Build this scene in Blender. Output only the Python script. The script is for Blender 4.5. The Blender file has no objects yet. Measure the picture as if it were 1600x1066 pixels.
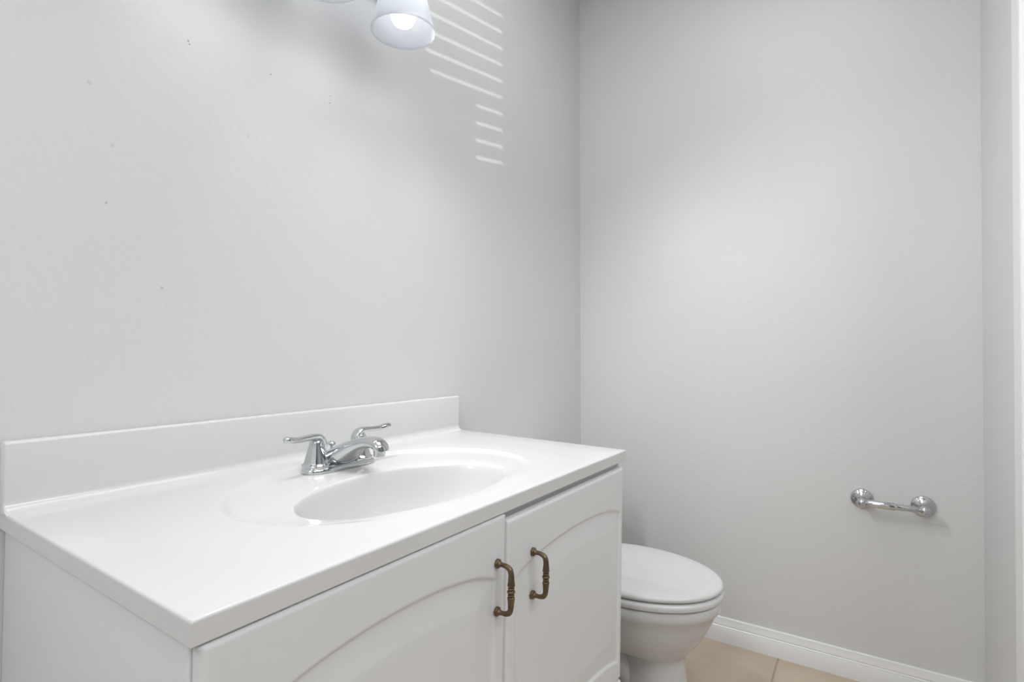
import bpy, bmesh, math, random
from mathutils import Vector, Matrix, Euler
random.seed(4)
S = bpy.context.scene
C = S.collection
PI = math.pi

# ------------------------------------------------------------------ camera
CAM = Vector((-0.2257, -0.9728, 1.024))
yaw, pitch, roll = 0.5842, 0.0058, -0.0026
fw = Vector((math.cos(pitch)*math.cos(yaw), math.cos(pitch)*math.sin(yaw), math.sin(pitch)))
rt = Vector((math.sin(yaw), -math.cos(yaw), 0.0))
up = rt.cross(fw)
r2 = rt*math.cos(roll) + up*math.sin(roll)
u2 = -rt*math.sin(roll) + up*math.cos(roll)
cd = bpy.data.cameras.new('camera')
cam = bpy.data.objects.new('camera', cd)
C.objects.link(cam)
m = Matrix((r2, u2, -fw)).transposed().to_4x4()
m.translation = CAM
cam.matrix_world = m
cd.sensor_width = 36.0
cd.lens = 846.3/1600*36
cd.shift_y = 2.0/1600
cd.clip_start = 0.02
S.camera = cam

# ------------------------------------------------------------------ light
w = bpy.data.worlds.new('daylight')
S.world = w
w.use_nodes = True
bg = w.node_tree.nodes['Background']
bg.inputs['Color'].default_value = (0.86, 0.93, 1.0, 1)
bg.inputs['Strength'].default_value = 1.0

def area(name, loc, rot, sx, sy, power, color=(1, 1, 1)):
    l = bpy.data.lights.new(name, 'AREA')
    l.shape = 'RECTANGLE'; l.size = sx; l.size_y = sy
    l.energy = power; l.color = color
    o = bpy.data.objects.new(name, l)
    o.location = loc; o.rotation_euler = rot
    C.objects.link(o)
    return o

# added fill light in the unseen hall, shining in through the doorway
area('hall_fill', (0.2, -2.1, 2.42), (0, 0, 0), 1.6, 0.7, 19.5, (0.97, 0.985, 1.0))
# added fill lights out of view: a soft point at left, an overhead panel
def point_fill(n, loc, p, r=0.12):
    l = bpy.data.lights.new(n, 'POINT'); l.energy = p; l.shadow_soft_size = r; l.color = (0.975, 0.99, 1.0)
    o = bpy.data.objects.new(n, l); o.location = loc; C.objects.link(o)
point_fill('left_fill', (-0.80, -0.66, 1.78), 10.5, 0.2)
area('overhead_fill', (0.80, -0.70, 2.41), (0, 0, 0), 0.9, 0.7, 4.2, (0.975, 0.99, 1.0))
# added spot far outside, aimed up through the hall blind to stripe the wall
sp = bpy.data.lights.new('stripe_spot', 'SPOT')
sp.energy = 9500; sp.spot_size = math.radians(5); sp.spot_blend = 0.1; sp.shadow_soft_size = 0.03
so = bpy.data.objects.new('stripe_spot', sp)
gd = Vector((1, 0.95, 0.168)).normalized()
so.location = Vector((-1.6, -2.50, 1.45)) - gd*25
so.rotation_euler = gd.to_track_quat('-Z', 'Y').to_euler()
C.objects.link(so)
BULB = 1.4

S.view_settings.view_transform = 'Standard'
S.view_settings.look = 'None'
S.view_settings.gamma = 1.0
S.view_settings.use_curve_mapping = False
S.view_settings.exposure = 0.6

# ------------------------------------------------------------------ materials
def mat(name, col, rough=0.5, metal=0.0, spec=0.5, coat=0.0, bump=0.0, bscale=40.0, var=0.0, vscale=3.0):
    M = bpy.data.materials.new(name); M.use_nodes = True
    nt = M.node_tree; b = nt.nodes['Principled BSDF']
    b.inputs['Base Color'].default_value = (*col, 1)
    b.inputs['Roughness'].default_value = rough
    b.inputs['Metallic'].default_value = metal
    b.inputs['Specular IOR Level'].default_value = spec
    b.inputs['Coat Weight'].default_value = coat
    b.inputs['Coat Roughness'].default_value = 0.10
    tc = nt.nodes.new('ShaderNodeTexCoord')
    if bump:
        n = nt.nodes.new('ShaderNodeTexNoise')
        n.inputs['Scale'].default_value = bscale; n.inputs['Detail'].default_value = 3
        nt.links.new(tc.outputs['Object'], n.inputs['Vector'])
        bp = nt.nodes.new('ShaderNodeBump')
        bp.inputs['Strength'].default_value = bump; bp.inputs['Distance'].default_value = 0.002
        nt.links.new(n.outputs['Fac'], bp.inputs['Height'])
        nt.links.new(bp.outputs['Normal'], b.inputs['Normal'])
    if var:
        n = nt.nodes.new('ShaderNodeTexNoise')
        n.inputs['Scale'].default_value = vscale; n.inputs['Detail'].default_value = 4
        nt.links.new(tc.outputs['Object'], n.inputs['Vector'])
        cr = nt.nodes.new('ShaderNodeValToRGB')
        cr.color_ramp.elements[0].color = (*[c*(1-var) for c in col], 1)
        cr.color_ramp.elements[1].color = (*[min(1, c*(1+var)) for c in col], 1)
        cr.color_ramp.elements[0].position = 0.3; cr.color_ramp.elements[1].position = 0.7
        nt.links.new(n.outputs['Fac'], cr.inputs['Fac'])
        nt.links.new(cr.outputs['Color'], b.inputs['Base Color'])
    return M

WALLC = (0.708, 0.713, 0.718)
M_wall = mat('grey_wall_paint', WALLC, 0.40, bump=0.32, bscale=60, var=0.012, vscale=2.2)
M_ceil = mat('ceiling_paint', (0.80, 0.80, 0.79), 0.8, bump=0.3, bscale=80)
M_trim = mat('white_trim_paint', (0.85, 0.855, 0.86), 0.33, bump=0.05, bscale=30)
M_top = mat('cultured_marble', (0.68, 0.682, 0.684), 0.17, coat=0.2, var=0.006, vscale=8)
M_cab = mat('white_thermofoil', (0.738, 0.748, 0.757), 0.36, bump=0.03, bscale=60)
M_porc = mat('white_porcelain', (0.635, 0.645, 0.655), 0.13, coat=0.4, var=0.004)
M_plas = mat('white_seat_plastic', (0.645, 0.648, 0.65), 0.26, var=0.004)
M_chrome = mat('chrome', (0.60, 0.61, 0.62), 0.05, metal=1.0, var=0.01, vscale=20)
M_brass = mat('antique_brass', (0.165, 0.118, 0.072), 0.40, metal=0.85, var=0.25, vscale=120)
M_grout = mat('grout', (0.42, 0.36, 0.30), 0.9)
M_dark = mat('shadow_gap', (0.25, 0.25, 0.24), 0.8, var=0.02)
M_blind = mat('blind_slat', (0.86, 0.86, 0.85), 0.5, var=0.01)
M_hall = mat('hall_paint', (0.30, 0.31, 0.32), 0.7, var=0.02)

# specks on the back wall (old nail holes)
def wall_with_specks():
    M = M_wall.copy(); M.name = 'grey_wall_paint_with_nail_holes'
    nt = M.node_tree; b = nt.nodes['Principled BSDF']
    src = b.inputs['Base Color'].links[0].from_socket
    tc = [n for n in nt.nodes if n.type == 'TEX_COORD'][0]
    cur = src
    for (x, z, r, k) in SPECKS:
        vm = nt.nodes.new('ShaderNodeVectorMath'); vm.operation = 'DISTANCE'
        vm.inputs[1].default_value = (x, 0, z)
        nt.links.new(tc.outputs['Object'], vm.inputs[0])
        mr = nt.nodes.new('ShaderNodeMapRange'); mr.clamp = True
        mr.inputs['From Min'].default_value = r*0.5; mr.inputs['From Max'].default_value = r
        mr.inputs['To Min'].default_value = k; mr.inputs['To Max'].default_value = 0
        nt.links.new(vm.outputs['Value'], mr.inputs['Value'])
        mx = nt.nodes.new('ShaderNodeMix'); mx.data_type = 'RGBA'
        nt.links.new(mr.outputs['Result'], mx.inputs['Factor'])
        nt.links.new(cur, mx.inputs['A'])
        mx.inputs['B'].default_value = (0.16, 0.16, 0.15, 1)
        cur = mx.outputs['Result']
    nt.links.new(cur, b.inputs['Base Color'])
    return M

def tile_mat():
    M = bpy.data.materials.new('beige_floor_tile'); M.use_nodes = True
    nt = M.node_tree; b = nt.nodes['Principled BSDF']
    tc = nt.nodes.new('ShaderNodeTexCoord')
    n = nt.nodes.new('ShaderNodeTexNoise'); n.inputs['Scale'].default_value = 6; n.inputs['Detail'].default_value = 5
    nt.links.new(tc.outputs['Object'], n.inputs['Vector'])
    cr = nt.nodes.new('ShaderNodeValToRGB')
    cr.color_ramp.elements[0].color = (0.53, 0.43, 0.325, 1); cr.color_ramp.elements[0].position = 0.3
    cr.color_ramp.elements[1].color = (0.62, 0.515, 0.40, 1); cr.color_ramp.elements[1].position = 0.7
    nt.links.new(n.outputs['Fac'], cr.inputs['Fac'])
    nt.links.new(cr.outputs['Color'], b.inputs['Base Color'])
    b.inputs['Roughness'].default_value = 0.3
    return M
M_tile = tile_mat()

# ------------------------------------------------------------------ helpers
def link(name, me, material, parent=None, smooth=False, loc=None):
    o = bpy.data.objects.new(name, me); C.objects.link(o)
    if material: me.materials.append(material)
    if parent: o.parent = parent
    if loc: o.location = loc
    if smooth:
        for p in me.polygons: p.use_smooth = True
    return o

def obj(name, bm, material, parent=None, smooth=False, loc=None, angle=None):
    bmesh.ops.recalc_face_normals(bm, faces=bm.faces)
    me = bpy.data.meshes.new(name); bm.to_mesh(me); bm.free()
    o = link(name, me, material, parent, smooth, loc)
    if angle:
        for p in me.polygons: p.use_smooth = True
        me.set_sharp_from_angle(angle=math.radians(angle))
    return o

def thing(name, label, cat, loc=(0, 0, 0), rot=(0, 0, 0)):
    o = bpy.data.objects.new(name, None); C.objects.link(o)
    o.location = loc; o.rotation_euler = rot
    o.empty_display_size = 0.05
    o['label'] = label; o['category'] = cat
    return o

def struct(o):
    o['kind'] = 'structure'
    return o

def box(bm, x0, x1, y0, y1, z0, z1, bevel=0.0, seg=3):
    r = bmesh.ops.create_cube(bm, size=1.0)
    vs = r['verts']
    for v in vs:
        v.co = Vector(((x0+x1)/2 + v.co.x*(x1-x0), (y0+y1)/2 + v.co.y*(y1-y0), (z0+z1)/2 + v.co.z*(z1-z0)))
    if bevel:
        es = set(e for v in vs for e in v.link_edges)
        bmesh.ops.bevel(bm, geom=list(es), offset=bevel, segments=seg, profile=0.5, affect='EDGES')
    return vs

def rings(bm, loops, cap0=True, cap1=True, closed=True):
    """skin a list of equal-length vertex loops"""
    L = [[bm.verts.new(p) for p in lp] for lp in loops]
    n = len(L[0])
    for a, b in zip(L[:-1], L[1:]):
        for i in range(n if closed else n-1):
            j = (i+1) % n
            bm.faces.new((a[i], a[j], b[j], b[i]))
    if cap0: bm.faces.new(L[0])
    if cap1: bm.faces.new(list(reversed(L[-1])))
    return L

def lathe(bm, prof, center=(0, 0, 0), axis='z', n=40, cap0=True, cap1=True):
    c = Vector(center); lp = []
    for r, h in prof:
        l = []
        for i in range(n):
            a = 2*PI*i/n
            if axis == 'z': p = Vector((r*math.cos(a), r*math.sin(a), h))
            elif axis == 'x': p = Vector((h, r*math.cos(a), r*math.sin(a)))
            else: p = Vector((r*math.cos(a), h, r*math.sin(a)))
            l.append(c+p)
        lp.append(l)
    return rings(bm, lp, cap0, cap1)

def catmull(P, per=8):
    P = [Vector(p) for p in P]
    out = []
    for i in range(len(P)-1):
        p0 = P[max(i-1, 0)]; p1 = P[i]; p2 = P[i+1]; p3 = P[min(i+2, len(P)-1)]
        for k in range(per):
            t = k/per
            out.append(0.5*((2*p1)+(p2-p0)*t+(2*p0-5*p1+4*p2-p3)*t*t+(3*p1-p0-3*p2+p3)*t**3))
    out.append(P[-1])
    return out

def sweep(bm, path, ra, rb=None, side=(0, 1, 0), n=20, per=8, power=2.0, cap=True):
    """tube along path; ra half-width along 'side', rb half-height across; smooth radii"""
    rb = rb or ra
    Q = [tuple(p)+() for p in path]
    pts = catmull(path, per)
    R = catmull([(a, b, 0) for a, b in zip(ra, rb)], per)
    loops = []
    sd = Vector(side).normalized()
    for i, p in enumerate(pts):
        t = (pts[min(i+1, len(pts)-1)] - pts[max(i-1, 0)]).normalized()
        s = (sd - t*sd.dot(t)).normalized()
        u = t.cross(s)
        l = []
        for k in range(n):
            a = 2*PI*k/n
            ca, sa = math.cos(a), math.sin(a)
            e = 2.0/power
            cx = math.copysign(abs(ca)**e, ca); sx = math.copysign(abs(sa)**e, sa)
            l.append(p + s*(cx*max(R[i].x, 1e-4)) + u*(sx*max(R[i].y, 1e-4)))
        loops.append(l)
    return rings(bm, loops, cap, cap)

# ------------------------------------------------------------------ setting
L = 1.745          # end wall
YR = -1.233        # right wall
XL = -1.60         # left wall
H = 2.44
SPECKS = []
def backpt(px, py):
    d = fw + r2*((px-800)/846.3) - u2*((py-2.0-533)/846.3)
    t = (0-CAM.y)/d.y
    p = CAM + d*t
    return p.x, p.z
for px, py, r, k in ((294, 64, .0022, .7), (296, 69, .0018, .7), (423, 116, .0022, .6), (516, 150, .0017, .6), (515, 161, .0020, .7),
                     (140, 129, .005, .16), (253, 450, .003, .3), (166, 317, .0022, .45), (387, 212, .0016, .4), (176, 228, .004, .14),
                     (190, 722, .003, .3)):
    x, z = backpt(px, py); SPECKS.append((x, z, r, k))
M_wallspeck = wall_with_specks()

def slab(name, x0, x1, y0, y1, z0, z1, M):
    bm = bmesh.new(); box(bm, x0, x1, y0, y1, z0, z1)
    return struct(obj(name, bm, M))
T = 0.12
slab('wall_back', XL-T, L+T, 0, T, 0, H, M_wallspeck)
slab('wall_end', L, L+T, YR-T, 0, 0, H, M_wall)
slab('ceiling', XL-T, L+T, -3.12, T, H, H+T, M_ceil)
# floor: individual tiles in one mesh over a grout bed
bm = bmesh.new()
ts, g = 0.406, 0.004
x = 1.752 - 9*ts
while x < L+0.05:
    y = -0.717 - 6*ts
    while y < 0.1:
        box(bm, x+g/2, x+ts-g/2, y+g/2, y+ts-g/2, -0.02, 0.0, 0.0015, 1)
        y += ts
    x += ts
fl = struct(obj('floor', bm, M_tile))
bm = bmesh.new(); box(bm, XL-T, L+T, -3.12, T, -0.06, -0.0022)
gb = obj('grout_bed', bm, M_grout, fl)
# right wall with a doorway (x from DX0 to DX1)
DX0, DX1, DH = -0.66, 1.192, 2.06
bm = bmesh.new()
box(bm, DX1, L+T, YR-T, YR, 0, H)
box(bm, XL-T, DX0, YR-T, YR, 0, H)
box(bm, DX0, DX1, YR-T, YR, DH, H)
struct(obj('wall_right', bm, M_wall))
# casing round the doorway
bm = bmesh.new()
cw = 0.065
for (a, b) in ((DX1-0.004, DX1+cw), (DX0-cw, DX0+0.004)):
    box(bm, a, b, YR, YR+0.017, 0, DH+cw, 0.005, 3)
box(bm, DX0-cw, DX1+cw, YR, YR+0.017, DH-0.004, DH+cw, 0.005, 3)
for xa in (DX0, DX1-0.012):
    box(bm, xa, xa+0.012, YR-T, YR, 0, DH)
box(bm, DX0, DX1, YR-T, YR, DH-0.012, DH)
struct(obj('trim_1', bm, M_trim))
slab('wall_left', XL-T, XL, YR, 0, 0, H, M_wall)
# hall beyond the doorway, with a window and blind in its left wall
YH = -3.0
slab('wall_hall', XL-T, L+T, YH-T, YH, 0, H, M_hall)
slab('wall_hall_right', L, L+T, YH, YR-T, 0, H, M_hall)
WY0, WY1, WZ0, WZ1 = -2.765, -2.10, 1.135, 1.85
bm = bmesh.new()
box(bm, XL-T, XL, YH, WY0, 0, H)
box(bm, XL-T, XL, WY1, YR-T, 0, H)
box(bm, XL-T, XL, WY0, WY1, 0, WZ0)
box(bm, XL-T, XL, -2.52, WY1, WZ0, 1.335)  # added block narrowing the opening, cuts the lower light stripes short
box(bm, XL-T, XL, WY0, WY1, WZ1, H)
struct(obj('wall_hall_left', bm, M_hall))
bm = bmesh.new()
f = 0.03
for (a, b, c, d) in ((WY0-f, WY0, WZ0-f, WZ1+f), (WY1, WY1+f, WZ0-f, WZ1+f), (WY0, WY1, WZ0-f, WZ0), (WY0, WY1, WZ1, WZ1+f)):
    box(bm, XL-T-0.02, XL-T, a, b, c, d)
struct(obj('window_1', bm, M_trim))
bl = thing('window_blind', 'white slatted blind hanging in front of the hall window', 'blind', (XL+0.03, (WY0+WY1)/2, WZ1+0.06))
HB = (WY1-WY0)/2+0.04
bm = bmesh.new(); box(bm, -0.025, 0.025, -HB, HB, -0.04, 0, 0.003)
obj('head_rail', bm, M_blind, bl)
bm = bmesh.new()
z = -0.073
while z > -(WZ1-WZ0)-0.12:
    a = math.radians(50)
    hw, th = 0.0205, 0.0010
    vs = box(bm, -hw, hw, -HB, HB, -th, th)
    bmesh.ops.rotate(bm, verts=vs, cent=(0, 0, 0), matrix=Matrix.Rotation(a, 3, 'Y'))
    bmesh.ops.translate(bm, verts=vs, vec=(0, 0, z))
    z -= 0.0452
so_ = obj('slats', bm, M_blind, bl); so_['kind'] = 'stuff'

# baseboards
def baseboard(name, p0, p1, nrm, h=0.083):
    prof = [(0, 0), (0.0145, 0), (0.0145, 0.048), (0.0125, 0.051), (0.0135, 0.0535), (0.0105, 0.057), (0.0118, 0.060),
            (0.0100, 0.066), (0.0075, 0.074), (0.0065, 0.081), (0.004, h), (0, h)]
    bm = bmesh.new()
    p0, p1, nv = Vector(p0), Vector(p1), Vector(nrm)
    rings(bm, [[p0+nv*a+Vector((0, 0, b)) for a, b in prof], [p1+nv*a+Vector((0, 0, b)) for a, b in prof]])
    return struct(obj(name, bm, M_trim, angle=35))
baseboard('baseboard_end', (L, 0, 0), (L, YR, 0), (-1, 0, 0))
baseboard('baseboard_back', (0.96, 0, 0), (L, 0, 0), (0, -1, 0))
baseboard('baseboard_right', (DX1+cw, YR, 0), (L, YR, 0), (0, 1, 0))

# ------------------------------------------------------------------ vanity frame of reference (slightly out of level)
ZT = 0.805
RV = Matrix.Rotation(0.0143, 3, 'Y') @ Matrix.Rotation(0.0121, 3, 'X')
EV = RV.to_euler()
P0 = Vector((0, 0, ZT))
def tv(p): return P0 + RV @ (Vector(p)-P0)
def tv_inv(p): return P0 + RV.inverted() @ (Vector(p)-P0)
W, D = 0.9484, 0.508

# cabinet
van = thing('vanity_cabinet', 'white bathroom vanity cabinet with two arched doors under the sink top', 'cabinet', tv((0, 0, 0)), EV)
CX0, CX1, CY, CT = 0.006, 0.942, -0.494, ZT-0.0238
ZB = 0.10
def carcass_panel(name, x0, x1, y0, y1, z0, z1, bev=0.0):
    bm = bmesh.new(); box(bm, x0, x1, y0, y1, z0, z1, bev, 4)
    return obj(name, bm, M_cab, van, angle=50 if bev else None)
for (a, b) in ((CX0, CX0+0.018), (CX1-0.018, CX1)):
    carcass_panel('side_panel', a, b, CY, -0.004, ZB, CT, 0.004)
carcass_panel('bottom_panel', CX0+0.018, CX1-0.018, CY+0.002, -0.004, ZB, ZB+0.018)
carcass_panel('back_panel', CX0+0.018, CX1-0.018, -0.012, -0.004, ZB+0.018, CT)
carcass_panel('face_rail', CX0+0.018, CX1-0.018, CY+0.001, CY+0.019, CT-0.07, CT)
carcass_panel('face_rail', CX0+0.018, CX1-0.018, CY+0.001, CY+0.019, 0.262, 0.31)
carcass_panel('center_stile', 0.444, 0.494, CY+0.001, CY+0.019, 0.31, CT-0.07)
# plinth: its foot lies flat on the floor
bm = bmesh.new()
vs = box(bm, CX0+0.01, CX1-0.01, -0.43, -0.02, 0, 1)
for v in vs:
    if v.co.z < 0.5:
        p = tv((v.co.x, v.co.y, 0)); p.z = 0.0005; v.co = tv_inv(p)
    else: v.co.z = ZB-0.0003
obj('toe_kick', bm, M_cab, van)

def panel_door(x0, x1, z0, z1, peak, spring, bot_peak, bot_spring, ml, mr, name='door', step=0.0022):
    """overlay door with routed raised panel, arched head and foot; front face height field"""
    yF, yB = -D+0.0006, CY-0.0030
    nx = int((x1-x0)/step); nz = int((z1-z0)/step)
    pl, pr = x0+ml, x1-mr
    cx, hw = (pl+pr)/2, (pr-pl)/2
    R_, rc = 0.006, 0.008
    def archz(x, pk, sp):
        t = min(1, abs(x-cx)/hw)
        return pk + (sp-pk)*(1-math.sqrt(max(0, 1-(t*0.92)**2)))/(1-math.sqrt(1-0.92**2))
    verts = []; faces = []
    for j in range(nz+1):
        z = z0 + (z1-z0)*j/nz
        for i in range(nx+1):
            x = x0 + (x1-x0)*i/nx
            de = min(x-x0, x1-x, z-z0, z1-z)
            dep = 0.0
            if de < R_:
                dep = R_ - math.sqrt(max(0, R_*R_-(R_-de)**2))
            zt = archz(x, peak, spring); zb = archz(x, bot_peak, bot_spring)
            d = min(x-pl, pr-x, (zt-z)*0.97, (z-zb)*0.97)
            gdp = 0.0038
            if d > 0:
                if d < 0.006: s = d/0.006; dep += gdp*(s*s*(3-2*s))
                elif d < 0.009: dep += gdp
                elif d < 0.046: s = (d-0.009)/0.037; dep += gdp*(1-s) + 0.0006*s
                else: dep += 0.0006
            verts.append((x, yF+dep, z))
    w1 = nx+1
    for j in range(nz):
        for i in range(nx):
            a = j*w1+i
            faces.append((a, a+1, a+1+w1, a+w1))
    per = [i for i in range(nx+1)] + [j*w1+nx for j in range(1, nz+1)] + [nz*w1+i for i in range(nx-1, -1, -1)] + [j*w1 for j in range(nz-1, 0, -1)]
    base = len(verts)
    for k in per:
        v = verts[k]; verts.append((v[0], yB, v[2]))
    n = len(per)
    for k in range(n):
        faces.append((per[(k+1) % n], per[k], base+k, base+(k+1) % n))
    faces.append(tuple(base+k for k in range(n)))
    me = bpy.data.meshes.new(name); me.from_pydata(verts, [], faces); me.update()
    o = link(name, me, M_cab, van, smooth=True)
    me.set_sharp_from_angle(angle=math.radians(50))
    return o
dl = panel_door(0.0075, 0.4630, ZT-0.505, ZT-0.0248, ZT-0.0835, ZT-0.116, ZT-0.444, ZT-0.476, 0.0355, 0.026)
dr = panel_door(0.4655, 0.9345, ZT-0.508, ZT-0.0370, ZT-0.105, ZT-0.133, ZT-0.441, ZT-0.472, 0.026, 0.014)
# drawer front under the doors
bm = bmesh.new(); box(bm, 0.0075, 0.9375, -D+0.0006, CY-0.0012, ZB+0.006, ZT-0.513, 0.005, 4)
obj('drawer', bm, M_cab, van, angle=50)

def pull(parent, x, ztop, zbot, label):
    """antique bow pull: flared feet, turned bead in the middle"""
    bm = bmesh.new()
    y = -D
    h = ztop-zbot; zm = (ztop+zbot)/2
    half = [((0, .0004), .0070), ((0, -.0030), .0069), ((0, -.0052), .0044), ((0, -.010), .0034), ((-.0008, -.0170), .0038), ((-.0040, -.0228), .0042),
            ((-.0105, -.0252), .0043), ((-.020, -.0256), .0049), ((-.0262, -.0256), .0056), ((-.0280, -.0256), .0052), ((-.0292, -.0256), .0034),
            ((-.0305, -.0256), .0050), ((-.0318, -.0256), .0050), ((-.0331, -.0256), .0034), ((-.0345, -.0256), .0056), (None, .0062)]
    path, rad = [], []
    sc = (h/2)/0.036
    for q, r in half:
        if q is None: path.append((x, y-.0256, zm)); rad.append(r)
        else: path.append((x, y+q[1], ztop+q[0]*sc)); rad.append(r)
    path += [(p[0], p[1], 2*zm-p[2]) for p in reversed(path[:-1])]
    rad += list(reversed(rad[:-1]))
    sweep(bm, path, rad, side=(1, 0, 0), n=18, per=6)
    o = obj('handle', bm, M_brass, parent, smooth=True)
    o['label'] = label
    return o
pull(dl, 0.439, ZT-0.094, ZT-0.165, 'antique brass bow pull')
pull(dr, 0.5415, ZT-0.1075, ZT-0.178, 'antique brass bow pull')

# ------------------------------------------------------------------ countertop with moulded basin
top = thing('vanity_countertop', 'glossy white one-piece vanity top with oval basin and backsplash', 'countertop', tv((0, 0, ZT)), EV)
OX, OY, OA, OB = 0.462, -0.279, 0.290, 0.199      # recessed dish
IX, IY, IA, IB = 0.448, -0.327, 0.212, 0.122      # basin rim
NA = 240
LIP = 0.0236
bt = 0.0192
def dish_h(t):
    return 0
def smooth(s): s = max(0, min(1, s)); return s*s*(3-2*s)
def rect_pt(a, inset, rc):
    """point on rounded rectangle boundary in direction a from dish centre"""
    x0, x1, y0, y1 = 0+inset, W-inset, -D+inset, -0.003
    dx, dy = math.cos(a), math.sin(a)
    ts = []
    if dx > 1e-9: ts.append((x1-OX)/dx)
    if dx < -1e-9: ts.append((x0-OX)/dx)
    if dy > 1e-9: ts.append((y1-OY)/dy)
    if dy < -1e-9: ts.append((y0-OY)/dy)
    t = min(ts)
    return Vector((OX+dx*t, OY+dy*t))
angs = [2*PI*i/NA for i in range(NA)]
corner = [math.atan2(cy-OY, cx-OX) % (2*PI) for cx, cy in ((0, -D), (W, -D), (W, -0.003), (0, -0.003))]
for c_ in corner:
    i = min(range(NA), key=lambda k: abs(angs[k]-c_)); angs[i] = c_
dirs0 = [rect_pt(a, 0, 0) for a in angs]
def inset_pt(p, d):
    x = p.x; y = p.y
    x = min(max(x, d), W-d); y = max(y, -D+d)
    return Vector((x, y))
DISH = 0.0065
loops = []
# underside of lip, outer rounding, flat deck
er = 0.0032
loops.append([(inset_pt(p, 0.02).x, inset_pt(p, 0.02).y, -LIP) for p in dirs0])
loops.append([(inset_pt(p, 0.0015).x, inset_pt(p, 0.0015).y, -LIP) for p in dirs0])
loops.append([(inset_pt(p, 0.0).x, inset_pt(p, 0.0).y, -LIP+0.0015) for p in dirs0])
loops.append([(inset_pt(p, 0.0).x, inset_pt(p, 0.0).y, -er-0.001) for p in dirs0])
for k in range(0, 7):
    a = (PI/2)*k/6
    ins = er*(1-math.cos(a)); zz = -er*(1-math.sin(a))
    loops.append([(inset_pt(p, ins).x, inset_pt(p, ins).y, zz) for p in dirs0])
def ell(cx, cy, a, b, an, pw=2.0):
    # point of the ellipse in the direction of the angle an (true polar direction)
    dx, dy = math.cos(an), math.sin(an)
    t = 1/math.sqrt((dx/a)**2+(dy/b)**2)
    return Vector((cx+dx*t, cy+dy*t))
outer = [ell(OX, OY, OA, OB, a) for a in angs]
for s in (0.30, 0.62):
    lp = []
    for p, q in zip(dirs0, outer):
        p2 = inset_pt(p, er)
        v = p2.lerp(q, s)
        lp.append((v.x, v.y, 0))
    loops.append(lp)
# dish edge: soft step down, deep at the back, running out flush towards the front
DD = [DISH*smooth((math.sin(a)+0.85)/0.95) for a in angs]
for k in range(0, 11):
    s = k/10
    f_ = 1.040-0.078*s
    loops.append([(OX+(q.x-OX)*f_, OY+(q.y-OY)*f_, -d_*smooth(s)) for q, d_ in zip(outer, DD)])
# from the dish to the basin rim
inner = [ell(IX, IY, IA, IB, a) for a in angs]
for s in (0.33, 0.66):
    lp = []
    for q, r_, d_ in zip(outer, inner, DD):
        a = Vector((OX+(q.x-OX)*0.962, OY+(q.y-OY)*0.962))
        b = Vector((IX+(r_.x-IX)*1.035, IY+(r_.y-IY)*1.035))
        v = a.lerp(b, s); lp.append((v.x, v.y, -d_-0.0006*s))
    loops.append(lp)
# basin: rounded rim, then the bowl
DEP = 0.135
prof = [(1.030, 0.0008), (1.012, 0.0012), (1.0, 0.0024), (0.988, 0.0060), (0.972, 0.014), (0.958, 0.024), (0.935, 0.040), (0.90, 0.060), (0.85, 0.080),
        (0.78, 0.098), (0.68, 0.113), (0.55, 0.124), (0.40, 0.130), (0.25, 0.1335), (0.12, DEP)]
BCY = IY+0.012
for f_, d_ in prof:
    sh = 0.02*smooth(d_/DEP)
    bl_ = smooth(d_/0.06)
    loops.append([(IX+(r_.x-IX)*f_, IY+(r_.y-IY)*f_+sh, -(dd*(1-bl_)+DISH*bl_)-d_) for r_, dd in zip(inner, DD)])
# underside: follows the basin 9 mm outside, closes the solid
under = []
for f_, d_ in ((1.30, LIP-DISH-0.004), (1.12, LIP-DISH-0.004), (1.06, 0.030), (1.03, 0.045), (0.99, 0.066), (0.93, 0.088), (0.85, 0.107), (0.74, 0.123), (0.60, 0.134), (0.42, 0.141), (0.22, 0.145)):
    sh = 0.02*smooth(d_/DEP)
    under.append([(IX+(r_.x-IX)*f_, IY+(r_.y-IY)*f_+sh, -DISH-d_) for r_ in inner])
loops = list(reversed(under)) + loops
bm = bmesh.new()
Lr = rings(bm, loops, cap0=True, cap1=True)
bmesh.ops.recalc_face_normals(bm, faces=bm.faces)
me = bpy.data.meshes.new('counter_slab'); bm.to_mesh(me); bm.free()
slabo = link('counter_slab', me, M_top, top, smooth=True)
me.set_sharp_from_angle(angle=math.radians(40))
# drain
bm = bmesh.new()
lathe(bm, [(0.024, 0.0), (0.0245, 0.002), (0.021, 0.004), (0.017, 0.003), (0.016, 0.0045), (0.010, 0.0075), (0.001, 0.0085)], n=32)
obj('drain', bm, M_chrome, top, smooth=True, loc=(IX, IY+0.02, -DISH-DEP))
# backsplash with cove at its foot
BS = 0.0932
prof = [(-0.001, -0.004), (-0.001, BS-0.001), (-0.003, BS), (-bt+0.004, BS), (-bt+0.0012, BS-0.0012), (-bt, BS-0.004)]
for k in range(0, 13):
    a = (PI/2)*k/12
    rc = 0.015
    prof.append((-bt-rc*(1-math.cos(a)), rc*(1-math.sin(a))-0.00025))
prof.append((-bt-0.0155, -0.0012))
prof.append((-bt-0.0155, -0.004))
bm = bmesh.new()
lo = []
for x_ in (0.0, 0.001, 0.003, W-0.003, W-0.001, W):
    sh = 0.0012 if x_ in (0.0, W) else 0.0
    lo.append([(x_, y_ + (sh if 0 < z_ < BS else 0), z_ - (sh if z_ > BS-0.0015 else 0)) for y_, z_ in prof])
rings(bm, lo)
obj('backsplash', bm, M_top, top, angle=60)

# ------------------------------------------------------------------ faucet
FX, FY = 0.463, -0.118
fau = thing('bathroom_faucet', 'chrome two-lever faucet mounted on the vanity top behind the basin', 'faucet', tv((FX, FY, ZT-DISH)), EV)
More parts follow.
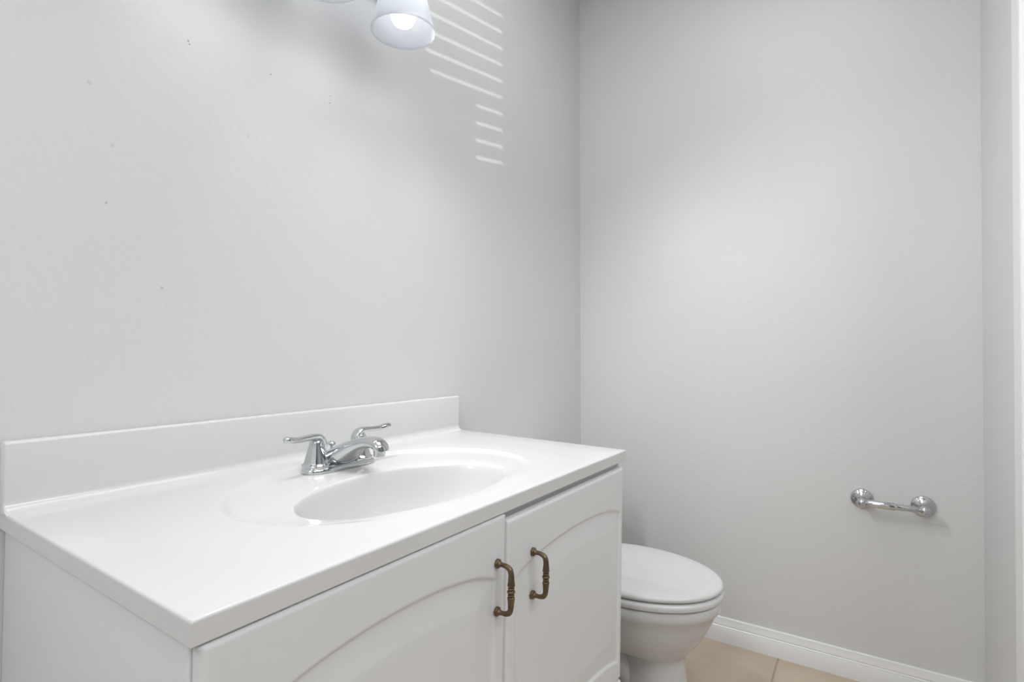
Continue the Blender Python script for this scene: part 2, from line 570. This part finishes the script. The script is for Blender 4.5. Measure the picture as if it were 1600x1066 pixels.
# base plate: rounded bar with swelling ends
bm = bmesh.new()
def plate_loop(k, z, grow):
    l = []
    for i in range(64):
        a = 2*PI*i/64
        ca, sa = math.cos(a), math.sin(a)
        x_ = math.copysign(abs(ca)**0.62, ca)*(0.080+grow)
        y_ = math.copysign(abs(sa)**0.80, sa)*(0.0275+grow)
        y_ *= 1.0 - 0.10*(1-min(1, abs(x_)/0.05))
        l.append((x_, y_, z))
    return l
rings(bm, [plate_loop(0, 0.0, 0.0), plate_loop(0, 0.004, 0.0005), plate_loop(0, 0.0075, -0.001), plate_loop(0, 0.0105, -0.004), plate_loop(0, 0.0118, -0.009)])
obj('base_plate', bm, M_chrome, fau, smooth=True)
for s in (-1, 1):
    bm = bmesh.new()
    lathe(bm, [(0.0255, 0.0085), (0.0262, 0.0125), (0.0250, 0.0150), (0.0225, 0.0162), (0.0222, 0.0172), (0.0208, 0.0210), (0.0185, 0.030), (0.0162, 0.039), (0.0140, 0.0475),
               (0.0128, 0.0525), (0.0128, 0.0545), (0.0105, 0.0585), (0.006, 0.0605), (0.0008, 0.0610)], center=(s*0.0508, 0.003, 0), n=40)
    hb = obj('handle', bm, M_chrome, fau, smooth=True)
    # lever: starts low on the inner side, arches over the cap and runs outward
    bm = bmesh.new()
    cx = s*0.0508
    pth = [(cx-s*0.0175, 0.003, 0.028), (cx-s*0.0155, 0.003, 0.040), (cx-s*0.0125, 0.002, 0.053), (cx-s*0.0055, 0.001, 0.0625), (cx+s*0.006, 0.000, 0.0655),
           (cx+s*0.022, -0.001, 0.0650), (cx+s*0.044, -0.003, 0.0645), (cx+s*0.060, -0.005, 0.0665), (cx+s*0.070, -0.006, 0.0680), (cx+s*0.0735, -0.006, 0.0675)]
    sweep(bm, pth, [0.004, 0.0075, 0.0105, 0.0110, 0.0095, 0.0085, 0.0082, 0.0088, 0.0072, 0.002],
          [0.0020, 0.0038, 0.0052, 0.0058, 0.0058, 0.0054, 0.0052, 0.0058, 0.0054, 0.0020], side=(0, 1, 0), n=20, per=7, power=2.3)
    obj('lever', bm, M_chrome, hb, smooth=True)
# spout
bm = bmesh.new()
pth = [(0, 0.020, 0.008), (0, 0.006, 0.018), (0, -0.018, 0.0295), (0, -0.044, 0.0440), (0, -0.067, 0.0535), (0, -0.088, 0.0573), (0, -0.1035, 0.0560), (0, -0.1125, 0.0500), (0, -0.1150, 0.0425)]
sweep(bm, pth, [0.047, 0.045, 0.036, 0.0275, 0.0220, 0.0188, 0.0170, 0.0160, 0.0145],
      [0.008, 0.0160, 0.0185, 0.0142, 0.0115, 0.0100, 0.0100, 0.0100, 0.0095], side=(1, 0, 0), n=32, per=8, power=2.3)
spo = obj('spout', bm, M_chrome, fau, smooth=True)
bm = bmesh.new()
lathe(bm, [(0.0100, 0.0500), (0.0108, 0.0465), (0.0108, 0.0355), (0.0102, 0.0337), (0.0085, 0.0335), (0.0080, 0.0355), (0.0008, 0.0360)], center=(0, -0.1095, 0), n=32)
obj('aerator', bm, M_chrome, spo, smooth=True)
# pop-up rod
bm = bmesh.new()
lathe(bm, [(0.0046, 0.0095), (0.0044, 0.014), (0.0030, 0.0155), (0.0029, 0.038), (0.0034, 0.0395), (0.0072, 0.0420), (0.0082, 0.0440), (0.0068, 0.0468), (0.0035, 0.0485), (0.0006, 0.0490)],
      center=(-0.004, 0.020, 0), n=24)
obj('lift_rod', bm, M_chrome, fau, smooth=True)

# ------------------------------------------------------------------ toilet
TX = 1.245
toi = thing('toilet', 'white toilet with closed lid between the vanity and the end wall', 'toilet', (TX, 0, 0))
def egg(yf, yb, hw, z, n=64, pf=2.0, pb=2.6, wide=0.40):
    """plan outline: elongated front, squarer back; widest point at share 'wide' from the back"""
    l = []
    yc = yb + (yf-yb)*wide
    for i in range(n):
        a = 2*PI*i/n
        ca, sa = math.cos(a), math.sin(a)
        if sa <= 0:
            x_ = math.copysign(abs(ca)**(2/pf), ca)*hw; y_ = -abs(sa)**(2/pf)*(yc-yf)
        else:
            x_ = math.copysign(abs(ca)**(2/pb), ca)*hw; y_ = abs(sa)**(2/pb)*(yb-yc)
        l.append((x_, yc+y_, z))
    return l
# bowl: rim, belly, pedestal
bm = bmesh.new()
sec = [  # z, yfront, yback, halfwidth, wide
    (0.000, -0.585, -0.36, 0.100, .50), (0.006, -0.587, -0.36, 0.102, .50), (0.020, -0.585, -0.36, 0.100, .50), (0.028, -0.577, -0.36, 0.091, .50), (0.060, -0.566, -0.37, 0.084, .5),
    (0.110, -0.557, -0.38, 0.076, .5), (0.160, -0.552, -0.39, 0.070, .5), (0.182, -0.552, -0.38, 0.071, .5), (0.192, -0.558, -0.34, 0.082, .5), (0.205, -0.568, -0.28, 0.104, .48),
    (0.225, -0.584, -0.23, 0.127, .46), (0.255, -0.604, -0.20, 0.146, .44), (0.290, -0.622, -0.20, 0.159, .43), (0.318, -0.634, -0.20, 0.166, .43),
    (0.326, -0.642, -0.20, 0.172, .42), (0.336, -0.647, -0.20, 0.1752, .42), (0.352, -0.648, -0.20, 0.1755, .42), (0.358, -0.645, -0.20, 0.172, .42)]
rings(bm, [egg(a[1], a[2], a[3], a[0], wide=a[4]) for a in sec])
bowl = obj('bowl', bm, M_porc, toi, smooth=True, angle=70)
# rear body and trapway bulge
bm = bmesh.new()
sec2 = [(0.0, -0.42, -0.055, 0.100), (0.02, -0.42, -0.055, 0.100), (0.03, -0.42, -0.06, 0.088), (0.10, -0.42, -0.07, 0.050), (0.22, -0.38, -0.06, 0.052), (0.31, -0.33, -0.045, 0.12), (0.352, -0.33, -0.04, 0.150), (0.3575, -0.33, -0.042, 0.148)]
rings(bm, [egg(a[1], a[2], a[3], a[0], pf=3, pb=4, wide=.5) for a in sec2])
obj('rear_body', bm, M_porc, toi, angle=70)
bm = bmesh.new()
for s in (-1, 1):
    sweep(bm, [(s*0.040, -0.42, 0.10), (s*0.048, -0.38, 0.165), (s*0.052, -0.32, 0.205), (s*0.052, -0.25, 0.20), (s*0.050, -0.20, 0.13), (s*0.050, -0.18, 0.03)],
          [0.030, 0.034, 0.036, 0.036, 0.034, 0.034], side=(1, 0, 0), n=20)
obj('trapway', bm, M_porc, toi, smooth=True)
for s in (-1, 1):
    bm = bmesh.new()
    lathe(bm, [(0.016, 0.0), (0.016, 0.010), (0.012, 0.018), (0.001, 0.021)], center=(s*0.108, -0.355, 0.021), n=24)
    obj('bolt_cap', bm, M_plas, toi, smooth=True)
# seat ring
bm = bmesh.new()
def seat_loop(z, gr): return egg(-0.651-gr, -0.245+gr, 0.1745+gr, z, wide=.42)
rings(bm, [seat_loop(0.3605, -0.006), seat_loop(0.3620, 0.0), seat_loop(0.3690, 0.002), seat_loop(0.3755, 0.001), seat_loop(0.3790, -0.004)])
obj('seat', bm, M_plas, toi, smooth=True, angle=60)
bm = bmesh.new()
def lid_loop(z, gr): return egg(-0.650-gr, -0.235+gr*0.3, 0.173+gr, z, wide=.42)
rings(bm, [lid_loop(0.3815, -0.008), lid_loop(0.3835, -0.002), lid_loop(0.3885, 0.0015), lid_loop(0.3935, 0.0), lid_loop(0.3965, -0.004), lid_loop(0.3985, -0.010), lid_loop(0.4000, -0.03), lid_loop(0.4008, -0.08), lid_loop(0.4010, -0.12)])
obj('lid', bm, M_plas, toi, smooth=True, angle=60)
for s in (-1, 1):
    bm = bmesh.new()
    box(bm, s*0.072-0.02, s*0.072+0.02, -0.250, -0.212, 0.358, 0.392, 0.006)
    obj('hinge', bm, M_plas, toi, angle=50)
# tank
bm = bmesh.new()
def rr(hx, y0, y1, z, p=7, n=64):
    l = []; cy = (y0+y1)/2; hy = (y1-y0)/2
    for i in range(n):
        a = 2*PI*i/n
        ca, sa = math.cos(a), math.sin(a)
        l.append((math.copysign(abs(ca)**(2/p), ca)*hx, cy+math.copysign(abs(sa)**(2/p), sa)*hy, z))
    return l
rings(bm, [rr(0.175, -0.185, -0.035, 0.3585), rr(0.190, -0.197, -0.03, 0.366), rr(0.200, -0.210, -0.025, 0.42), rr(0.212, -0.217, -0.022, 0.62), rr(0.213, -0.218, -0.022, 0.645)])
tank = obj('tank', bm, M_porc, toi, angle=60)
bm = bmesh.new()
rings(bm, [rr(0.214, -0.220, -0.020, 0.6455), rr(0.222, -0.228, -0.017, 0.652), rr(0.223, -0.229, -0.017, 0.672), rr(0.218, -0.224, -0.020, 0.680), rr(0.20, -0.207, -0.03, 0.683)])
obj('tank_lid', bm, M_porc, tank, angle=60)
bm = bmesh.new()
lathe(bm, [(0.011, -0.214), (0.011, -0.222), (0.006, -0.224)], center=(-0.15, 0, 0.58), axis='y', n=20)
sweep(bm, [(-0.15, -0.224, 0.58), (-0.12, -0.226, 0.578), (-0.085, -0.226, 0.572)], [0.006, 0.005, 0.006], side=(0, 0, 1), n=12)
obj('flush_lever', bm, M_chrome, tank, smooth=True)

# ------------------------------------------------------------------ toilet paper holder
PZ = 0.5545
tp = thing('toilet_paper_holder', 'empty chrome toilet paper holder mounted on the end wall', 'paper holder', (L, -1.024, PZ))
for s in (-1, 1):
    bm = bmesh.new()
    cy = -s*0.0745
    # rosette and stem (along -x from the wall)
    lathe(bm, [(0.0285, 0.0), (0.0300, -0.002), (0.0300, -0.0045), (0.0275, -0.008), (0.0225, -0.010), (0.0205, -0.0105), (0.0190, -0.0125), (0.0150, -0.0150), (0.0110, -0.018),
               (0.0095, -0.024), (0.0092, -0.040), (0.0110, -0.043), (0.0128, -0.048), (0.0133, -0.054), (0.0122, -0.060), (0.0085, -0.0655), (0.0010, -0.0675)],
          center=(0, cy, 0), axis='x', n=40)
    obj('post', bm, M_chrome, tp, smooth=True)
bm = bmesh.new()
lathe(bm, [(0.0050, 0.0665), (0.0080, 0.0645), (0.0098, 0.061), (0.0106, 0.058), (0.0108, -0.004), (0.0104, -0.006)], center=(-0.0545, 0, 0), axis='y', n=28)
ro = obj('roller', bm, M_chrome, tp, smooth=True, angle=50)
bm = bmesh.new()
lathe(bm, [(0.0088, -0.0055), (0.0088, -0.058), (0.0060, -0.0605), (0.0050, -0.0665)], center=(-0.0545, 0, 0), axis='y', n=28)
obj('roller_insert', bm, M_chrome, ro, smooth=True, angle=50)

# ------------------------------------------------------------------ vanity light
def glass_mat():
    M = bpy.data.materials.new('frosted_white_glass'); M.use_nodes = True
    nt = M.node_tree; b = nt.nodes['Principled BSDF']; out = nt.nodes['Material Output']
    b.inputs['Base Color'].default_value = (0.90, 0.91, 0.93, 1); b.inputs['Roughness'].default_value = 0.18
    tr = nt.nodes.new('ShaderNodeBsdfTranslucent'); tr.inputs['Color'].default_value = (0.88, 0.91, 0.96, 1)
    n = nt.nodes.new('ShaderNodeTexNoise'); n.inputs['Scale'].default_value = 30
    mr = nt.nodes.new('ShaderNodeMapRange'); mr.inputs['To Min'].default_value = 0.60; mr.inputs['To Max'].default_value = 0.66
    nt.links.new(n.outputs['Fac'], mr.inputs['Value'])
    mx = nt.nodes.new('ShaderNodeMixShader')
    nt.links.new(mr.outputs['Result'], mx.inputs['Fac'])
    nt.links.new(b.outputs['BSDF'], mx.inputs[1]); nt.links.new(tr.outputs['BSDF'], mx.inputs[2])
    nt.links.new(mx.outputs['Shader'], out.inputs['Surface'])
    return M
def emit_mat(name, col, st):
    M = bpy.data.materials.new(name); M.use_nodes = True
    b = M.node_tree.nodes['Principled BSDF']
    b.inputs['Base Color'].default_value = (0.9, 0.9, 0.9, 1)
    b.inputs['Emission Color'].default_value = (*col, 1); b.inputs['Emission Strength'].default_value = st
    return M
M_glass = glass_mat()
M_bulb = emit_mat('lit_bulb', (1.0, 0.985, 0.96), BULB)
LX, LY, LZ = 0.634, -0.120, 1.713
DXL = 0.205
lf = thing('vanity_light', 'wall light with frosted glass shades above the vanity, one lit shade in view', 'wall lamp', (LX-DXL, 0, LZ+0.16))
bm = bmesh.new(); box(bm, -0.29, 0.29, -0.022, 0.0, -0.02, 0.09, 0.008, 4)
obj('back_plate', bm, M_chrome, lf, angle=50)
for k in (-1, 0, 1):
    bm = bmesh.new()
    X = k*DXL; zz = -0.16
    # arm and socket cup
    sweep(bm, [(X, -0.018, 0.035), (X, -0.07, 0.045), (X, LY+0.004, 0.035), (X, LY, 0.012)], [0.008, 0.007, 0.007, 0.008], side=(1, 0, 0), n=16)
    lathe(bm, [(0.012, 0.018), (0.024, 0.010), (0.028, -0.006), (0.027, -0.012)], center=(X, LY, 0), n=32)
    obj('arm', bm, M_chrome, lf, smooth=True)
    bm = bmesh.new()
    pr = [(0.0303, -0.012), (0.0349, -0.016), (0.0405, -0.035), (0.0477, -0.066), (0.0560, -0.104), (0.0644, -0.138), (0.0677, -0.150), (0.0702, -0.1545), (0.0706, -0.1585), (0.0690, -0.1605),
          (0.0670, -0.1590), (0.0657, -0.1540), (0.0617, -0.138), (0.0534, -0.104), (0.0451, -0.066), (0.0379, -0.035), (0.0324, -0.019), (0.0298, -0.015)]
    lathe(bm, pr, center=(X, LY, 0), n=64, cap0=False, cap1=False)
    sh = obj('lamp_shade', bm, M_glass, lf, smooth=True)
    bm = bmesh.new()
    pb = [(0.0125, -0.010), (0.0130, -0.048), (0.0170, -0.070), (0.0240, -0.088), (0.0285, -0.105), (0.0290, -0.117), (0.0265, -0.131), (0.0200, -0.1415), (0.0110, -0.1470), (0.001, -0.1485)]
    lathe(bm, pb, center=(X, LY, 0), n=40)
    obj('bulb', bm, M_bulb, sh, smooth=True)

    # added spot below the shade mouth, boosts the bulb's light into the room
    l = bpy.data.lights.new('room_fill_spot', 'SPOT'); l.energy = 6.3; l.shadow_soft_size = 0.02
    l.spot_size = math.radians(125); l.spot_blend = 1.0; l.color = (1.0, 0.995, 0.98)
    o = bpy.data.objects.new('room_fill_spot', l); C.objects.link(o)
    o.location = (LX-DXL+X, LY, LZ+0.16-0.178)
    o.rotation_euler = Vector((0.52, -0.64, -0.82)).to_track_quat('-Z', 'Y').to_euler()
    # second added spot, straight down, brightens the wall below the shade
    l2 = l.copy(); l2.energy = 0.40; l2.spot_size = math.radians(165); l2.spot_blend = 1.0
    o2 = bpy.data.objects.new('wall_fill_spot', l2); C.objects.link(o2)
    o2.location = o.location; o2.rotation_euler = (0, 0, 0)
